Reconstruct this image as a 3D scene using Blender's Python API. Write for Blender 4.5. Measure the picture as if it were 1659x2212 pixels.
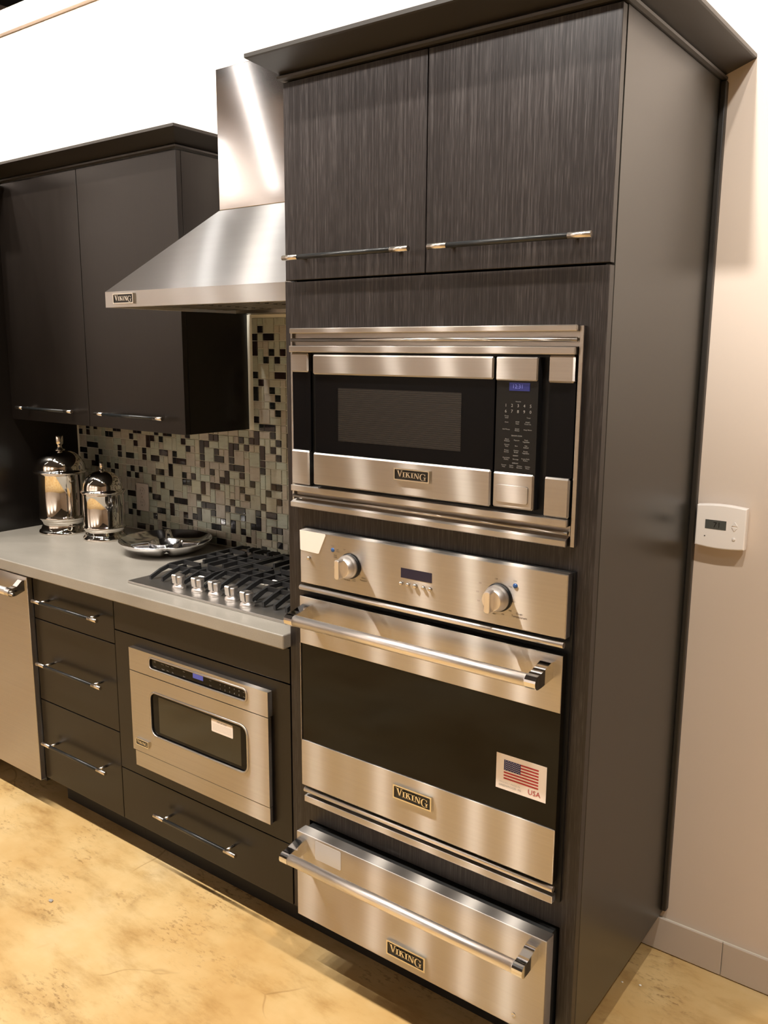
import bpy, bmesh, math, random
from mathutils import Vector, Matrix
random.seed(7)
for o in list(bpy.data.objects): bpy.data.objects.remove(o)
sc = bpy.context.scene
COL = sc.collection

# ------------------------------------------------------------------ camera
cd = bpy.data.cameras.new('camera'); cam = bpy.data.objects.new('camera', cd); COL.objects.link(cam)
RIGHT = (0.7999753709, 0.6000062964, 0.0056435976)
DOWN = (0.1152628658, -0.1444335641, -0.9827784172)
FWD = (-0.5888581134, 0.7868490261, -0.1847017393)
m = Matrix.Identity(4)
for i in range(3):
    m[i][0] = RIGHT[i]; m[i][1] = -DOWN[i]; m[i][2] = -FWD[i]
m[0][3], m[1][3], m[2][3] = 0.6676, -1.5955, 1.6476
cam.matrix_world = m
cd.sensor_fit = 'VERTICAL'; cd.sensor_height = 36.0; cd.lens = 1866.91 / 2212 * 36.0
cd.clip_start = 0.02
sc.camera = cam

# ------------------------------------------------------------------ world, view
w = bpy.data.worlds.new('world'); sc.world = w; w.use_nodes = True
w.node_tree.nodes['Background'].inputs[0].default_value = (1.0, 0.93, 0.86, 1)
w.node_tree.nodes['Background'].inputs[1].default_value = 0.05
vs = sc.view_settings
vs.view_transform = 'Standard'; vs.look = 'None'; vs.gamma = 1.0; vs.use_curve_mapping = False
vs.exposure = 0.12

# ------------------------------------------------------------------ lamps of the showroom, with added fill
WARM = (1.0, 0.925, 0.83); NEUT = (1.0, 0.955, 0.90)
def spot(name, loc, target, energy, size=70, blend=0.7, radius=0.05, col=NEUT):
    l = bpy.data.lights.new(name, 'SPOT'); l.energy = energy; l.color = col
    l.spot_size = math.radians(size); l.spot_blend = blend; l.shadow_soft_size = radius
    o = bpy.data.objects.new(name, l); COL.objects.link(o); o.location = loc
    o.rotation_euler = (Vector(target) - Vector(loc)).to_track_quat('-Z', 'Y').to_euler()
    return o
# track heads washing the cabinet wall; the rightmost are added as fill
for x in (-4.2, -3.5, -2.8, -2.1, -1.4, -0.7, 0.0, 0.75, 1.5, 2.2):
    spot('track_spotlight', (x, -1.75, 3.45), (x + 0.15, 0.6, 2.62), 370, 54, 0.95, 0.05, NEUT)
# wide heads close to the wall above the counter
for x in (-3.0, -2.55):
    spot('track_spotlight', (x, -0.45, 3.42), (x + 1.3, 0.25, 1.9), 11.5, 120, 0.7, 0.04, NEUT)
# down lights over the aisle, then unseen lamps added to brighten the room
for x, e in ((-3.7, 105), (-3.1, 90), (-2.52, 90), (-2.15, 90), (-1.80, 90), (-1.50, 90), (-0.5, 120), (0.5, 150), (1.5, 180)):
    spot('aisle_downlight', (x, -0.92, 3.7), (x, -0.75, 0.0), e, 116, 0.8, 0.04, WARM)
for x in (-4.6, -2.8, -1.0, 0.8, 2.6):
    spot('aisle_downlight', (x, -3.0, 3.7), (x, -3.1, 0.0), 190, 78, 0.9, 0.06, WARM)
for x in (-5.4, -3.2, -1.0, 1.4, 3.6):
    spot('added_room_fill', (x, -5.2, 3.7), (x, -5.6, 0.0), 190, 90, 0.9, 0.08, WARM)  # added far row, brightens the room mirrored in the chimney
for y in (-4.9, -2.9, -0.9):
    spot('added_wall_fill', (-5.6, y, 3.6), (-7.0, y, 2.9), 240, 110, 0.9, 0.08, NEUT)  # added fill on the left wall, lifts the chimney reflection
for x in (-5.0, -2.6, -0.2):
    spot('added_wall_fill', (x, -5.7, 3.6), (x, -7.0, 2.7), 240, 110, 0.9, 0.08, NEUT)  # added fill on the front wall, unseen source

# ------------------------------------------------------------------ materials
MAT = {}
def newmat(name):
    mt = bpy.data.materials.new(name); mt.use_nodes = True
    nt = mt.node_tree; b = nt.nodes['Principled BSDF']; MAT[name] = mt
    return mt, nt, b
def N(nt, t, **kw):
    n = nt.nodes.new(t)
    for k, v in kw.items(): setattr(n, k, v)
    return n
def simple(name, col, rough=0.5, metal=0.0, spec=0.5, coat=0.0, emit=None, es=0.0):
    mt, nt, b = newmat(name)
    b.inputs['Base Color'].default_value = (*col, 1); b.inputs['Roughness'].default_value = rough
    b.inputs['Metallic'].default_value = metal; b.inputs['Specular IOR Level'].default_value = spec
    b.inputs['Coat Weight'].default_value = coat
    if emit: b.inputs['Emission Color'].default_value = (*emit, 1); b.inputs['Emission Strength'].default_value = es
    return mt
def noisetex(nt, scale, mapping=(1, 1, 1), detail=3, rough=0.5):
    tc = N(nt, 'ShaderNodeTexCoord'); mp = N(nt, 'ShaderNodeMapping'); mp.inputs['Scale'].default_value = mapping
    nt.links.new(tc.outputs['Object'], mp.inputs[0])
    n = N(nt, 'ShaderNodeTexNoise'); n.inputs['Scale'].default_value = scale; n.inputs['Detail'].default_value = detail
    n.inputs['Roughness'].default_value = rough
    nt.links.new(mp.outputs[0], n.inputs[0]); return n
def ramp(nt, fac, stops):
    r = N(nt, 'ShaderNodeValToRGB'); e = r.color_ramp.elements
    while len(e) < len(stops): e.new(0.5)
    for q, (p, c) in zip(e, stops): q.position = p; q.color = (*c, 1) if len(c) == 3 else c
    nt.links.new(fac, r.inputs[0]); return r
def maprange(nt, fac, a, b, c0=0.0, c1=1.0):
    r = N(nt, 'ShaderNodeMapRange'); r.inputs[1].default_value = c0; r.inputs[2].default_value = c1
    r.inputs[3].default_value = a; r.inputs[4].default_value = b; nt.links.new(fac, r.inputs[0]); return r
def bump(nt, fac, b, strength, dist=0.001):
    n = N(nt, 'ShaderNodeBump'); n.inputs['Strength'].default_value = strength; n.inputs['Distance'].default_value = dist
    nt.links.new(fac, n.inputs['Height']); nt.links.new(n.outputs[0], b.inputs['Normal'])

def wood(name, dark, mid, light, rough, gscale=1.0, bstr=0.10, rv=0.06):
    mt, nt, b = newmat(name)
    n1 = noisetex(nt, 1.0, (230 * gscale, 230 * gscale, 3.0), 4, 0.6)
    n2 = noisetex(nt, 1.0, (620 * gscale, 620 * gscale, 22.0), 2, 0.5)
    n3 = noisetex(nt, 1.0, (9, 9, 2.0), 2, 0.5)
    a = N(nt, 'ShaderNodeMath', operation='MULTIPLY_ADD'); nt.links.new(n2.outputs[0], a.inputs[0]); a.inputs[1].default_value = 0.55
    s = N(nt, 'ShaderNodeMath', operation='MULTIPLY_ADD'); nt.links.new(n1.outputs[0], s.inputs[0]); s.inputs[1].default_value = 0.6
    nt.links.new(s.outputs[0], a.inputs[2]); 
    t = N(nt, 'ShaderNodeMath', operation='MULTIPLY'); nt.links.new(n3.outputs[0], t.inputs[0]); t.inputs[1].default_value = 0.18
    nt.links.new(t.outputs[0], s.inputs[2])
    r = ramp(nt, a.outputs[0], [(0.44, dark), (0.66, mid), (0.86, light)])
    nt.links.new(r.outputs[0], b.inputs['Base Color'])
    mr = maprange(nt, n1.outputs[0], rough - rv, rough + rv, 0.3, 0.7); nt.links.new(mr.outputs[0], b.inputs['Roughness'])
    bump(nt, a.outputs[0], b, bstr, 0.0006)
    b.inputs['Specular IOR Level'].default_value = 0.34
    return mt
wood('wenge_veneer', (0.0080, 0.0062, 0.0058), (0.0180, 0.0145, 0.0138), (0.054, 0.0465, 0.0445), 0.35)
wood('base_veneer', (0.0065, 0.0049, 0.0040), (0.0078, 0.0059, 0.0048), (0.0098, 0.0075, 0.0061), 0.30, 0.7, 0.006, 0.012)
simple('panel_laminate', (0.0255, 0.0240, 0.0200), 0.30)
simple('crown_paint', (0.021, 0.018, 0.015), 0.40)
simple('black_interior', (0.004, 0.004, 0.004), 0.7)
simple('toe_kick_black', (0.006, 0.006, 0.006), 0.55)

def steel(name, col, rough, aniso, tangent=(0.0, -0.35, 1.0), lines=(1.5, 20, 240)):
    mt, nt, b = newmat(name)
    b.inputs['Metallic'].default_value = 1.0; b.inputs['Anisotropic'].default_value = aniso
    n2 = noisetex(nt, 1.0, lines, 3, 0.5); b.inputs['Roughness'].default_value = rough
    c1 = tuple(x * 0.95 for x in col)
    r = ramp(nt, n2.outputs[0], [(0.3, c1), (0.7, col)]); nt.links.new(r.outputs[0], b.inputs['Base Color'])
    cv = N(nt, 'ShaderNodeCombineXYZ')
    for i in range(3): cv.inputs[i].default_value = tangent[i]
    nt.links.new(cv.outputs[0], b.inputs['Tangent'])
    return mt
steel('brushed_steel', (0.52, 0.485, 0.45), 0.24, 0.7)
def streaky(name, rough, aniso, fac):
    # long brush streaks: a second, strongly directional reflection layer
    nt = MAT[name].node_tree; b = nt.nodes['Principled BSDF']; out = nt.nodes['Material Output']
    g = N(nt, 'ShaderNodeBsdfAnisotropic'); g.inputs['Roughness'].default_value = rough; g.inputs['Anisotropy'].default_value = aniso
    nt.links.new(b.inputs['Base Color'].links[0].from_socket, g.inputs['Color']); nt.links.new(b.inputs['Tangent'].links[0].from_socket, g.inputs['Tangent'])
    mx = N(nt, 'ShaderNodeMixShader'); mx.inputs[0].default_value = fac
    nt.links.new(b.outputs[0], mx.inputs[1]); nt.links.new(g.outputs[0], mx.inputs[2]); nt.links.new(mx.outputs[0], out.inputs['Surface'])
streaky('brushed_steel', 0.32, -0.90, 0.32)

steel('hood_steel', (0.72, 0.715, 0.71), 0.27, 0.85, (0.0, 0.55, 0.5), (2, 30, 30))
streaky('hood_steel', 0.36, -0.88, 0.5)
steel('chimney_steel', (0.70, 0.675, 0.67), 0.085, 0.0)
steel('cooktop_steel', (0.55, 0.53, 0.51), 0.30, 0.6, (0.0, 1.0, 0.2), (1.5, 240, 20))
simple('bar_steel', (0.84, 0.80, 0.77), 0.36, 1.0)
simple('chrome', (0.78, 0.78, 0.79), 0.06, 1.0)
simple('polished_nickel', (0.80, 0.76, 0.70), 0.05, 1.0)
simple('polished_alloy', (0.86, 0.86, 0.88), 0.11, 1.0)
simple('satin_nickel', (0.72, 0.67, 0.60), 0.25, 1.0)
simple('pull_grip_black', (0.012, 0.014, 0.015), 0.32, 0.0, 0.5)
simple('black_glass', (0.0025, 0.0025, 0.003), 0.05, 0.0, 0.16)
simple('oven_glass', (0.004, 0.0033, 0.0025), 0.07, 0.0, 0.22)
simple('black_plastic', (0.006, 0.006, 0.0065), 0.35, 0.0, 0.3)
simple('cast_iron', (0.012, 0.012, 0.013), 0.5, 0.0, 0.5)
simple('burner_cap', (0.02, 0.02, 0.02), 0.45)
simple('white_plastic', (0.86, 0.82, 0.79), 0.4)
simple('button_white', (0.80, 0.76, 0.73), 0.4)
simple('outlet_plastic', (0.62, 0.53, 0.46), 0.4)
simple('outlet_slot', (0.22, 0.18, 0.15), 0.5)
simple('sticker_white', (0.88, 0.80, 0.75), 0.5)
simple('sticker_grey', (0.55, 0.53, 0.52), 0.5)
simple('print_black', (0.02, 0.02, 0.02), 0.6)
simple('print_grey', (0.30, 0.30, 0.30), 0.6)
simple('print_brown', (0.035, 0.024, 0.02), 0.5)
simple('flag_red', (0.42, 0.018, 0.03), 0.5)
simple('flag_blue', (0.014, 0.022, 0.12), 0.5)
simple('lcd_grey', (0.075, 0.080, 0.075), 0.25)
simple('lcd_segment', (0.008, 0.008, 0.008), 0.4)
simple('display_navy', (0.010, 0.010, 0.035), 0.15)
simple('display_blue', (0.01, 0.012, 0.06), 0.2, emit=(0.10, 0.13, 0.75), es=0.10)
simple('display_blue_bright', (0.03, 0.04, 0.2), 0.2, emit=(0.16, 0.20, 0.85), es=0.30)
simple('display_digit', (0.1, 0.1, 0.3), 0.3, emit=(0.25, 0.32, 1.0), es=0.25)
simple('indicator_blue', (0.02, 0.08, 0.25), 0.15)
simple('badge_metal', (0.74, 0.71, 0.63), 0.24, 1.0)
simple('badge_black', (0.006, 0.006, 0.006), 0.35)
simple('dark_ceiling', (0.045, 0.045, 0.05), 0.9)
simple('filter_metal', (0.26, 0.25, 0.22), 0.4, 1.0)

def paint(name, col, var=0.03):
    mt, nt, b = newmat(name)
    n = noisetex(nt, 1.3, (1, 1, 1), 3, 0.5)
    r = ramp(nt, n.outputs[0], [(0.3, tuple(c * (1 - var) for c in col)), (0.7, tuple(c * (1 + var) for c in col))])
    nt.links.new(r.outputs[0], b.inputs['Base Color']); b.inputs['Roughness'].default_value = 0.75
    n2 = noisetex(nt, 260, (1, 1, 1), 2, 0.5); bump(nt, n2.outputs[0], b, 0.05, 0.001)
    return mt
paint('wall_paint', (0.64, 0.545, 0.465))
paint('room_paint', (0.62, 0.55, 0.50))
paint('baseboard_glaze', (0.52, 0.445, 0.38))
MAT['baseboard_glaze'].node_tree.nodes['Principled BSDF'].inputs['Roughness'].default_value = 0.4

# stained concrete floor
mt, nt, b = newmat('stained_concrete')
na = noisetex(nt, 1.7, (1, 1, 1), 5, 0.6); nb = noisetex(nt, 6.5, (0.6, 1.5, 1), 6, 0.68); ncn = noisetex(nt, 55, (0.6, 1.4, 1), 4, 0.7)
ra = ramp(nt, na.outputs[0], [(0.28, (0.44, 0.245, 0.075)), (0.40, (0.55, 0.345, 0.13)), (0.54, (0.615, 0.43, 0.195)), (0.75, (0.66, 0.52, 0.305))])
rb = ramp(nt, nb.outputs[0], [(0.27, (0.60, 0.52, 0.42)), (0.40, (0.86, 0.82, 0.76)), (0.50, (1, 1, 1)), (0.72, (1.08, 1.10, 1.16))])
mx = N(nt, 'ShaderNodeMix', data_type='RGBA', blend_type='MULTIPLY'); mx.inputs[0].default_value = 0.9
nt.links.new(ra.outputs[0], mx.inputs[6]); nt.links.new(rb.outputs[0], mx.inputs[7])
# dark speckled scuffs gathered in patches
rc = ramp(nt, ncn.outputs[0], [(0.38, (0.40, 0.33, 0.27)), (0.47, (1, 1, 1))])
npm = noisetex(nt, 2.6, (0.8, 1.3, 1), 3, 0.6); pm = maprange(nt, npm.outputs[0], 0.0, 0.85, 0.50, 0.64)
mx2 = N(nt, 'ShaderNodeMix', data_type='RGBA', blend_type='MULTIPLY'); nt.links.new(pm.outputs[0], mx2.inputs[0])
nt.links.new(mx.outputs[2], mx2.inputs[6]); nt.links.new(rc.outputs[0], mx2.inputs[7])
# hairline cracks
tc = N(nt, 'ShaderNodeTexCoord'); wv = N(nt, 'ShaderNodeTexVoronoi'); wv.feature = 'DISTANCE_TO_EDGE'; wv.inputs['Scale'].default_value = 1.25
nd = noisetex(nt, 3.0, (1, 1, 1), 2, 0.5); ad = N(nt, 'ShaderNodeVectorMath', operation='MULTIPLY_ADD')
nt.links.new(nd.outputs[1], ad.inputs[0]); ad.inputs[1].default_value = (0.22, 0.22, 0.22); nt.links.new(tc.outputs['Object'], ad.inputs[2])
nt.links.new(ad.outputs[0], wv.inputs['Vector'])
cr = ramp(nt, wv.outputs[0], [(0.0, (0.52, 0.43, 0.33)), (0.0035, (1, 1, 1))])
nm = noisetex(nt, 3.2, (1, 1, 1), 2, 0.5); cm = maprange(nt, nm.outputs[0], 0.0, 0.8, 0.53, 0.62)
mx3 = N(nt, 'ShaderNodeMix', data_type='RGBA', blend_type='MULTIPLY'); nt.links.new(cm.outputs[0], mx3.inputs[0])
nt.links.new(mx2.outputs[2], mx3.inputs[6]); nt.links.new(cr.outputs[0], mx3.inputs[7])
nt.links.new(mx3.outputs[2], b.inputs['Base Color'])
rr = maprange(nt, nb.outputs[0], 0.36, 0.54, 0.3, 0.7); nt.links.new(rr.outputs[0], b.inputs['Roughness'])
bump(nt, ncn.outputs[0], b, 0.06, 0.002)

# quartz counter
mt, nt, b = newmat('quartz_counter')
n1 = noisetex(nt, 3.0, (1, 2.2, 1), 5, 0.6); n2 = noisetex(nt, 420, (1, 1, 1), 2, 0.5)
r1 = ramp(nt, n1.outputs[0], [(0.25, (0.255, 0.235, 0.203)), (0.5, (0.305, 0.283, 0.248)), (0.75, (0.35, 0.327, 0.288))])
r2 = ramp(nt, n2.outputs[0], [(0.3, (0.88, 0.88, 0.88)), (0.7, (1.06, 1.06, 1.06))])
mx = N(nt, 'ShaderNodeMix', data_type='RGBA', blend_type='MULTIPLY'); mx.inputs[0].default_value = 1.0
nt.links.new(r1.outputs[0], mx.inputs[6]); nt.links.new(r2.outputs[0], mx.inputs[7]); nt.links.new(mx.outputs[2], b.inputs['Base Color'])
b.inputs['Roughness'].default_value = 0.3

# glass mosaic
def glass_tile(name, c0, c1, streak, vertical):
    mt, nt, b = newmat(name)
    n = noisetex(nt, 1.0, (70, 20, 22) if vertical else (18, 20, 75), 3, 0.6)
    r = ramp(nt, n.outputs[0], [(0.28, streak), (0.46, c0), (0.72, c1)])
    nt.links.new(r.outputs[0], b.inputs['Base Color']); b.inputs['Roughness'].default_value = 0.12
    b.inputs['Specular IOR Level'].default_value = 0.5; b.inputs['Coat Weight'].default_value = 0.3; b.inputs['Coat Roughness'].default_value = 0.04
    nn = noisetex(nt, 60, (1, 1, 1), 2, 0.5); bump(nt, nn.outputs[0], b, 0.15, 0.002)
LIGHT_TILES = []
for k, (c0, c1, st, v) in enumerate([
    ((0.36, 0.37, 0.29), (0.40, 0.41, 0.33), (0.33, 0.33, 0.26), False),
    ((0.37, 0.36, 0.28), (0.41, 0.39, 0.31), (0.33, 0.31, 0.25), False),
    ((0.34, 0.37, 0.30), (0.38, 0.41, 0.34), (0.24, 0.25, 0.21), False),
    ((0.34, 0.31, 0.26), (0.39, 0.36, 0.30), (0.20, 0.17, 0.15), True),
    ((0.36, 0.37, 0.30), (0.40, 0.40, 0.33), (0.16, 0.16, 0.14), True),
    ((0.37, 0.34, 0.28), (0.41, 0.38, 0.31), (0.30, 0.26, 0.22), False)]):
    glass_tile('glass_tile_pale_%d' % k, c0, c1, st, v); LIGHT_TILES.append('glass_tile_pale_%d' % k)
DARK_TILES = []
for k, (c0, c1, st) in enumerate([((0.010, 0.009, 0.012), (0.022, 0.020, 0.024), (0.004, 0.004, 0.005)),
                                  ((0.018, 0.010, 0.010), (0.034, 0.022, 0.020), (0.008, 0.005, 0.005)),
                                  ((0.010, 0.012, 0.013), (0.030, 0.032, 0.032), (0.004, 0.005, 0.005))]):
    glass_tile('glass_tile_dark_%d' % k, c0, c1, st, False); DARK_TILES.append('glass_tile_dark_%d' % k)
simple('grout', (0.66, 0.64, 0.54), 0.8)
# microwave mesh window with fine lines
def screen_mat(name, ca, cb, scale):
    mt, nt, b = newmat(name)
    tc = N(nt, 'ShaderNodeTexCoord'); wv = N(nt, 'ShaderNodeTexWave'); wv.bands_direction = 'Z'; wv.inputs['Scale'].default_value = scale
    nt.links.new(tc.outputs['Object'], wv.inputs[0])
    r = ramp(nt, wv.outputs[0], [(0.3, ca), (0.7, cb)]); nt.links.new(r.outputs[0], b.inputs['Base Color'])
    b.inputs['Roughness'].default_value = 0.08
screen_mat('microwave_screen', (0.010, 0.009, 0.008), (0.020, 0.018, 0.016), 70)
screen_mat('drawer_screen', (0.016, 0.014, 0.009), (0.022, 0.020, 0.013), 120)

# ------------------------------------------------------------------ builders
def link(name, me, mat, parent=None, smooth=False):
    o = bpy.data.objects.new(name, me); COL.objects.link(o)
    if mat is not None:
        for q in (mat if isinstance(mat, (list, tuple)) else [mat]): me.materials.append(MAT[q])
    if smooth:
        for p in me.polygons: p.use_smooth = True
    if parent is not None:
        o.parent = parent
        if parent.type == 'EMPTY': o.location = -parent.location
    return o
def tag(o, label, cat, group=None):
    o['label'] = label; o['category'] = cat
    if group: o['group'] = group
    return o
def struct(o): o['kind'] = 'structure'; return o
def thing(name, label, cat, loc, group=None):
    o = bpy.data.objects.new(name, None); COL.objects.link(o); o.location = loc; o.empty_display_size = 0.05
    return tag(o, label, cat, group)
def mesh(name, verts, faces, mat, parent=None, smooth=False):
    me = bpy.data.meshes.new(name); me.from_pydata(verts, [], faces); me.update()
    bm = bmesh.new(); bm.from_mesh(me); bmesh.ops.recalc_face_normals(bm, faces=bm.faces); bm.to_mesh(me); bm.free()
    return link(name, me, mat, parent, smooth)
def bm_box(bm, x0, x1, y0, y1, z0, z1, bev=0.0, seg=2):
    r = bmesh.ops.create_cube(bm, size=1.0); vs = r['verts']
    for v in vs:
        v.co = Vector(((x0 + x1) / 2 + v.co.x * (x1 - x0), (y0 + y1) / 2 + v.co.y * (y1 - y0), (z0 + z1) / 2 + v.co.z * (z1 - z0)))
    if bev > 0:
        es = list({e for v in vs for e in v.link_edges})
        bmesh.ops.bevel(bm, geom=es, offset=bev, segments=seg, profile=0.5, affect='EDGES')
def finish(name, bm, mat, parent=None, smooth=False):
    bmesh.ops.recalc_face_normals(bm, faces=bm.faces)
    me = bpy.data.meshes.new(name); bm.to_mesh(me); bm.free()
    return link(name, me, mat, parent, smooth)
def box(name, x0, x1, y0, y1, z0, z1, mat, parent=None, bev=0.0015, seg=2):
    bm = bmesh.new(); bm_box(bm, x0, x1, y0, y1, z0, z1, bev, seg); return finish(name, bm, mat, parent)
def boxes(name, lst, mat, parent=None, bev=0.0):
    bm = bmesh.new()
    for q in lst: bm_box(bm, *q, bev=bev)
    return finish(name, bm, mat, parent)
def prism_x(name, prof, x0, x1, mat, parent=None, smooth=False):
    n = len(prof); v = [(x0, y, z) for y, z in prof] + [(x1, y, z) for y, z in prof]
    f = [tuple(range(n)), tuple(range(n, 2 * n))] + [(i, (i + 1) % n, n + (i + 1) % n, n + i) for i in range(n)]
    return mesh(name, v, f, mat, parent, smooth)
def prism_y(name, prof, y0, y1, mat, parent=None, bev=0.0):
    n = len(prof); v = [(x, y0, z) for x, z in prof] + [(x, y1, z) for x, z in prof]
    f = [tuple(range(n)), tuple(range(n, 2 * n))] + [(i, (i + 1) % n, n + (i + 1) % n, n + i) for i in range(n)]
    o = mesh(name, v, f, mat, parent)
    if bev > 0:
        bm = bmesh.new(); bm.from_mesh(o.data)
        es = [e for e in bm.edges if abs(e.verts[0].co.y - y0) < 1e-6 and abs(e.verts[1].co.y - y0) < 1e-6]
        bmesh.ops.bevel(bm, geom=es, offset=bev, segments=2, profile=0.5, affect='EDGES'); bm.to_mesh(o.data); bm.free()
    return o
def bm_cyl(bm, p0, p1, r0, r1=None, seg=24, cap=True):
    r1 = r0 if r1 is None else r1
    p0 = Vector(p0); p1 = Vector(p1); d = (p1 - p0).normalized()
    a = d.orthogonal().normalized(); c = d.cross(a)
    A = []; B = []
    for i in range(seg):
        t = 2 * math.pi * i / seg; k = a * math.cos(t) + c * math.sin(t)
        A.append(bm.verts.new(p0 + k * r0)); B.append(bm.verts.new(p1 + k * r1))
    for i in range(seg):
        f = bm.faces.new((A[i], A[(i + 1) % seg], B[(i + 1) % seg], B[i])); f.smooth = True
    if cap: bm.faces.new(A[::-1]); bm.faces.new(B)
def cyl(name, p0, p1, r, mat, parent=None, r1=None, seg=24):
    bm = bmesh.new(); bm_cyl(bm, p0, p1, r, r1, seg); return finish(name, bm, mat, parent)
def lathe_bm(bm, prof, c, axis='Z', seg=48):
    rings = []
    for r, h in prof:
        ring = []
        for i in range(seg):
            t = 2 * math.pi * i / seg; a = r * math.cos(t); b_ = r * math.sin(t)
            p = (c[0] + a, c[1] + b_, c[2] + h) if axis == 'Z' else (c[0] + a, c[1] - h, c[2] + b_)
            ring.append(bm.verts.new(p))
        rings.append(ring)
    for A, B in zip(rings, rings[1:]):
        for i in range(seg):
            f = bm.faces.new((A[i], A[(i + 1) % seg], B[(i + 1) % seg], B[i])); f.smooth = True
    if prof[0][0] > 1e-5: bm.faces.new(rings[0][::-1])
    if prof[-1][0] > 1e-5: bm.faces.new(rings[-1])
    bmesh.ops.remove_doubles(bm, verts=bm.verts, dist=1e-6)
def lathe(name, prof, c, mat, parent=None, axis='Z', seg=48):
    bm = bmesh.new(); lathe_bm(bm, prof, c, axis, seg); return finish(name, bm, mat, parent)
def rrect(x0, x1, z0, z1, r, n=6):
    pts = []
    for cx, cz, a0 in ((x1 - r, z1 - r, 0), (x0 + r, z1 - r, 90), (x0 + r, z0 + r, 180), (x1 - r, z0 + r, 270)):
        for i in range(n + 1):
            a = math.radians(a0 + 90 * i / n); pts.append((cx + r * math.cos(a), cz + r * math.sin(a)))
    return pts
def plate_hole(name, x0, x1, z0, z1, hole, r, y0, y1, mat, parent, n=6):
    inner = rrect(*hole, r, n); k = n + 1
    oc = [(x1, z1), (x0, z1), (x0, z0), (x1, z0)]
    verts = []; faces = []
    def layer(y):
        b0 = len(verts)
        verts.extend([(x, y, z) for x, z in inner]); verts.extend([(x, y, z) for x, z in oc]); return b0
    ni = len(inner)
    L = [layer(y0), layer(y1)]
    for b0 in L:
        for c in range(4):
            for i in range(n): faces.append((b0 + ni + c, b0 + c * k + i, b0 + c * k + i + 1))
            c2 = (c + 1) % 4
            faces.append((b0 + ni + c, b0 + c * k + n, b0 + c2 * k, b0 + ni + c2))
    for i in range(ni): j = (i + 1) % ni; faces.append((L[0] + i, L[0] + j, L[1] + j, L[1] + i))
    for c in range(4): c2 = (c + 1) % 4; faces.append((L[0] + ni + c, L[0] + ni + c2, L[1] + ni + c2, L[1] + ni + c))
    return mesh(name, verts, faces, mat, parent)
def ring_xz(name, pts, y, r, mat, parent, seg=8):
    """round bezel running along a closed loop in the x-z plane"""
    n = len(pts); verts = []; faces = []
    for i in range(n):
        p = Vector((pts[i][0], 0, pts[i][1])); a = Vector((pts[i - 1][0], 0, pts[i - 1][1])); b_ = Vector((pts[(i + 1) % n][0], 0, pts[(i + 1) % n][1]))
        t = (b_ - a).normalized(); nrm = Vector((t.z, 0, -t.x))
        for s in range(seg):
            q = 2 * math.pi * s / seg; v = p + nrm * (r * math.cos(q)); verts.append((v.x, y + r * math.sin(q), v.z))
    for i in range(n):
        for s in range(seg):
            j = (i + 1) % n; u = (s + 1) % seg
            faces.append((i * seg + s, i * seg + u, j * seg + u, j * seg + s))
    return mesh(name, verts, faces, mat, parent, True)
def polys_y(name, polys, y0, y1, mat, parent):
    """flat lettering: list of x-z polygons given a small thickness"""
    v = []; f = []
    for P in polys:
        n = len(P); b0 = len(v)
        v += [(x, y0, z) for x, z in P] + [(x, y1, z) for x, z in P]
        f.append(tuple(range(b0, b0 + n))); f.append(tuple(range(b0 + n, b0 + 2 * n)))
        f += [(b0 + i, b0 + (i + 1) % n, b0 + n + (i + 1) % n, b0 + n + i) for i in range(n)]
    return mesh(name, v, f, mat, parent)
def text_geo(lines, out, x, z, size, y, align='CENTER'):
    """append text triangles (facing -y) to out=(verts, faces)"""
    cu = bpy.data.curves.new('t', 'FONT'); cu.body = lines; cu.size = size; cu.align_x = align; cu.align_y = 'CENTER'; cu.resolution_u = 2
    o = bpy.data.objects.new('t', cu); COL.objects.link(o)
    dg = bpy.context.evaluated_depsgraph_get(); me = o.evaluated_get(dg).to_mesh()
    b0 = len(out[0])
    out[0].extend([(x + v.co.x, y, z + v.co.y) for v in me.vertices])
    out[1].extend([tuple(b0 + i for i in p.vertices) for p in me.polygons])
    o.evaluated_get(dg).to_mesh_clear(); bpy.data.objects.remove(o); bpy.data.curves.remove(cu)
def text_obj(name, items, y, mat, parent):
    out = ([], [])
    for it in items: text_geo(it[0], out, it[1], it[2], it[3], y, it[4] if len(it) > 4 else 'CENTER')
    me = bpy.data.meshes.new(name); me.from_pydata(out[0], [], out[1]); me.update()
    o = link(name, me, mat, parent)
    if len(items) > 6: o['kind'] = 'stuff'
    return o

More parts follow.
